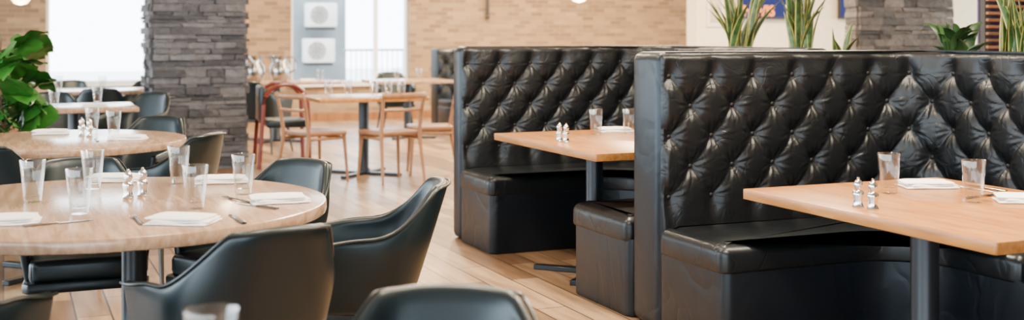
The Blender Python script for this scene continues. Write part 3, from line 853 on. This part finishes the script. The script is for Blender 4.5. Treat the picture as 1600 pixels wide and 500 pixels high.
for i, (dx, dy, hz) in enumerate([(-0.10, -0.02, 0.42), (-0.06, 0.03, 0.33), (0.04, -0.03, 0.38)]):
    bm = bmesh.new()
    prof = [(0.001, 0)]+[(0.012+0.006*(k % 2)-0.0006*k, 0.012*k+0.004) for k in range(12)]+[(0.0, 0.15)]
    add_lathe(bm, prof, 10)
    f = finish('flower', bm, M_FLOWER, fl); f.location = (dx, dy, hz-0.1)
    tube('stem', [(dx*0.3, dy*0.3, 0), (dx*0.8, dy, hz*0.4), (dx, dy, hz-0.09)], 0.004, M_DKLEAF, fl, 6)
pf = root('planter_box', RB(2.84, 2.20), ANG, 'small black planter box holding the flowering plant', 'planter')
prism('box_body', [(0.0, 0), (0.24, 0), (0.24, -0.34), (0.0, -0.34)], 0, 1.165, M_POT, pf, 0.01)
# wood slat screen
sc = root('slat_screen', (3.62, 9.15, 0), ANG, 'brown wooden slat screen with dark posts', 'screen')
for k in range(3): box('post', (0.02+k*0.43, 0, 1.4), (0.05, 0.05, 2.8), M_POT, sc)
bm = bmesh.new()
for k in range(52): add_box(bm, (0.45, -0.04, 0.1+k*0.052), (0.90, 0.03, 0.022), 0.003, 1)
finish('slats', bm, M_SLAT, sc)
box('backing', (0.45, 0.05, 1.4), (0.90, 0.02, 2.8), M_DARKWALL, sc)

# ------------------------------------------------------------ screens, frame, lamps
CW = Vector((2.48, 16.0, 0))
def cpt(w, y, z): return CW + Vector((BX*w + RX*y, BY*w + RY*y, z))
def tv(w, W, z, texts, lab):
    r = root('television', cpt(w, -0.06, z), ANG, lab, 'television', 'wall televisions')
    box('casing', (0, 0, 0.28), (W, 0.06, 0.56), M_POT, r, 0.008)
    box('display', (0, -0.032, 0.29), (W-0.03, 0.006, 0.51), M_SCREEN, r)
    for s, x, mat, sz in texts:
        cu = bpy.data.curves.new('caption', 'FONT'); cu.body = s; cu.size = sz; cu.extrude = 0.002; cu.offset = 0.005
        tmp = bpy.data.objects.new('tmp_text', cu); COL.objects.link(tmp)
        bpy.context.view_layer.update()
        me = bpy.data.meshes.new_from_object(tmp.evaluated_get(bpy.context.evaluated_depsgraph_get()))
        bpy.data.objects.remove(tmp)
        me.materials.clear(); me.materials.append(mat)
        o = bpy.data.objects.new('screen_text', me); COL.objects.link(o); o.parent = r
        o.rotation_euler = (math.pi/2, 0, 0); o.location = (x, -0.04, 0.05)
tv(1.16, 1.06, 1.54, [('NEVIS', -0.49, M_TXTO, 0.20), ('TW', 0.20, M_TXTW, 0.20)], 'wall television showing orange and white lettering on blue')
tv(2.55, 0.5, 1.55, [], 'wall television with a plain blue picture')
fr = root('picture_frame', cpt(0.28, -0.02, 1.46), ANG, 'cream framed print hanging on the plaster wall', 'picture')
box('frame', (0, 0, 0.35), (0.26, 0.035, 0.75), M_SHADE, fr, 0.01)
box('print', (0, -0.02, 0.35), (0.18, 0.006, 0.64), M_PRINT, fr)
ws = root('wall_sconce', qpt(2.25, -0.06, 1.58), ANG, 'slim black vertical sconce on the brick wall', 'lamp')
tube('stem', [(0, 0, 0.03), (0, 0, 0.9)], 0.028, M_POT, ws, 12)
lathe('finial', [(0, 0), (0.03, 0.01), (0.04, 0.035), (0.03, 0.06), (0, 0.07)], M_POT, ws, 12)
box('bracket', (0, 0.03, 0.5), (0.06, 0.06, 0.12), M_POT, ws)
def pendant(x, y, z, lab):
    r = root('pendant_lamp', (x, y, z), 0, lab, 'lamp', 'warm pendant lamps')
    lathe('bulb', [(0, 0), (0.06, 0.015), (0.095, 0.06), (0.1, 0.1), (0.07, 0.17), (0.03, 0.2), (0, 0.2)], M_BULB, r, 20)
    lathe('lamp_shade', [(0.03, 0.2), (0.17, 0.09), (0.175, 0.09), (0.05, 0.23), (0.0, 0.24)], M_SHADE, r, 28)
    tube('cord', [(0, 0, 0.23), (0, 0, 3.2-z)], 0.005, M_POT, r, 6)
    li = bpy.data.lights.new('pendant_light', 'POINT'); li.energy = 40; li.color = (1, 0.72, 0.42); li.shadow_soft_size = 0.1
    lo = bpy.data.objects.new('pendant_light', li); COL.objects.link(lo); lo.parent = r; lo.location = (0, 0, -0.12)
pendant(0.72, 12.8, 1.68, 'warm glowing pendant lamp hanging in front of the brick wall')
pendant(-5.2, 12.6, 1.65, 'pendant lamp hanging near the bright window')

def downlight(x, y, e, col, size=0.35):  # unseen ceiling lamps added to warm and brighten the interior
    r = root('added_ceiling_light', (x, y, 3.2), 0, 'unseen ceiling downlight added for warm interior light', 'lamp', 'added ceiling downlights')
    lathe('trim_ring', [(size/2, 0), (size/2+0.03, 0), (size/2+0.03, -0.015), (size/2, -0.015), (size/2, 0)], M_WHITE, r, 28)
    li = bpy.data.lights.new('downlight', 'AREA'); li.shape = 'DISK'; li.size = size; li.energy = e; li.color = col
    lo = bpy.data.objects.new('downlight', li); COL.objects.link(lo); lo.parent = r; lo.location = (0, 0, -0.02)
NEU = (1, 0.80, 0.58); WARM = (1, 0.75, 0.46)
for x, y, e, c in [(1.3, 3.6, 210, NEU), (0.5, 6.4, 210, NEU), (2.4, 4.6, 180, NEU), (-0.2, 3.2, 100, NEU), (-1.6, 6.0, 100, NEU), (-1.0, 9.5, 190, NEU), (1.8, 9.5, 160, NEU),
                (-1.2, 14, 280, WARM), (2.0, 17.8, 460, WARM), (-0.2, 17.2, 420, WARM), (3.6, 13.6, 480, WARM), (1.2, 12.5, 220, WARM), (-3.4, 15.5, 260, WARM)]:
    downlight(x, y, e, c, 0.5)

# bright overcast sky through the glazing
w = bpy.data.worlds.new('sky'); scene.world = w; w.use_nodes = True
bg = w.node_tree.nodes['Background']; bg.inputs['Color'].default_value = (0.82, 0.93, 1.0, 1); bg.inputs['Strength'].default_value = 12.5

# ------------------------------------------------------------ camera
cd = bpy.data.cameras.new('camera'); cam = bpy.data.objects.new('camera', cd); COL.objects.link(cam)
cam.location = (0, 0, 1.35); cam.rotation_euler = (math.pi/2, 0, 0)
cd.sensor_width = 36; cd.lens = 36*1860/1600; cd.shift_y = -(250-52)/1600
cd.dof.use_dof = True; cd.dof.focus_distance = 5.0; cd.dof.aperture_fstop = 2.4
cd.clip_end = 200
scene.camera = cam
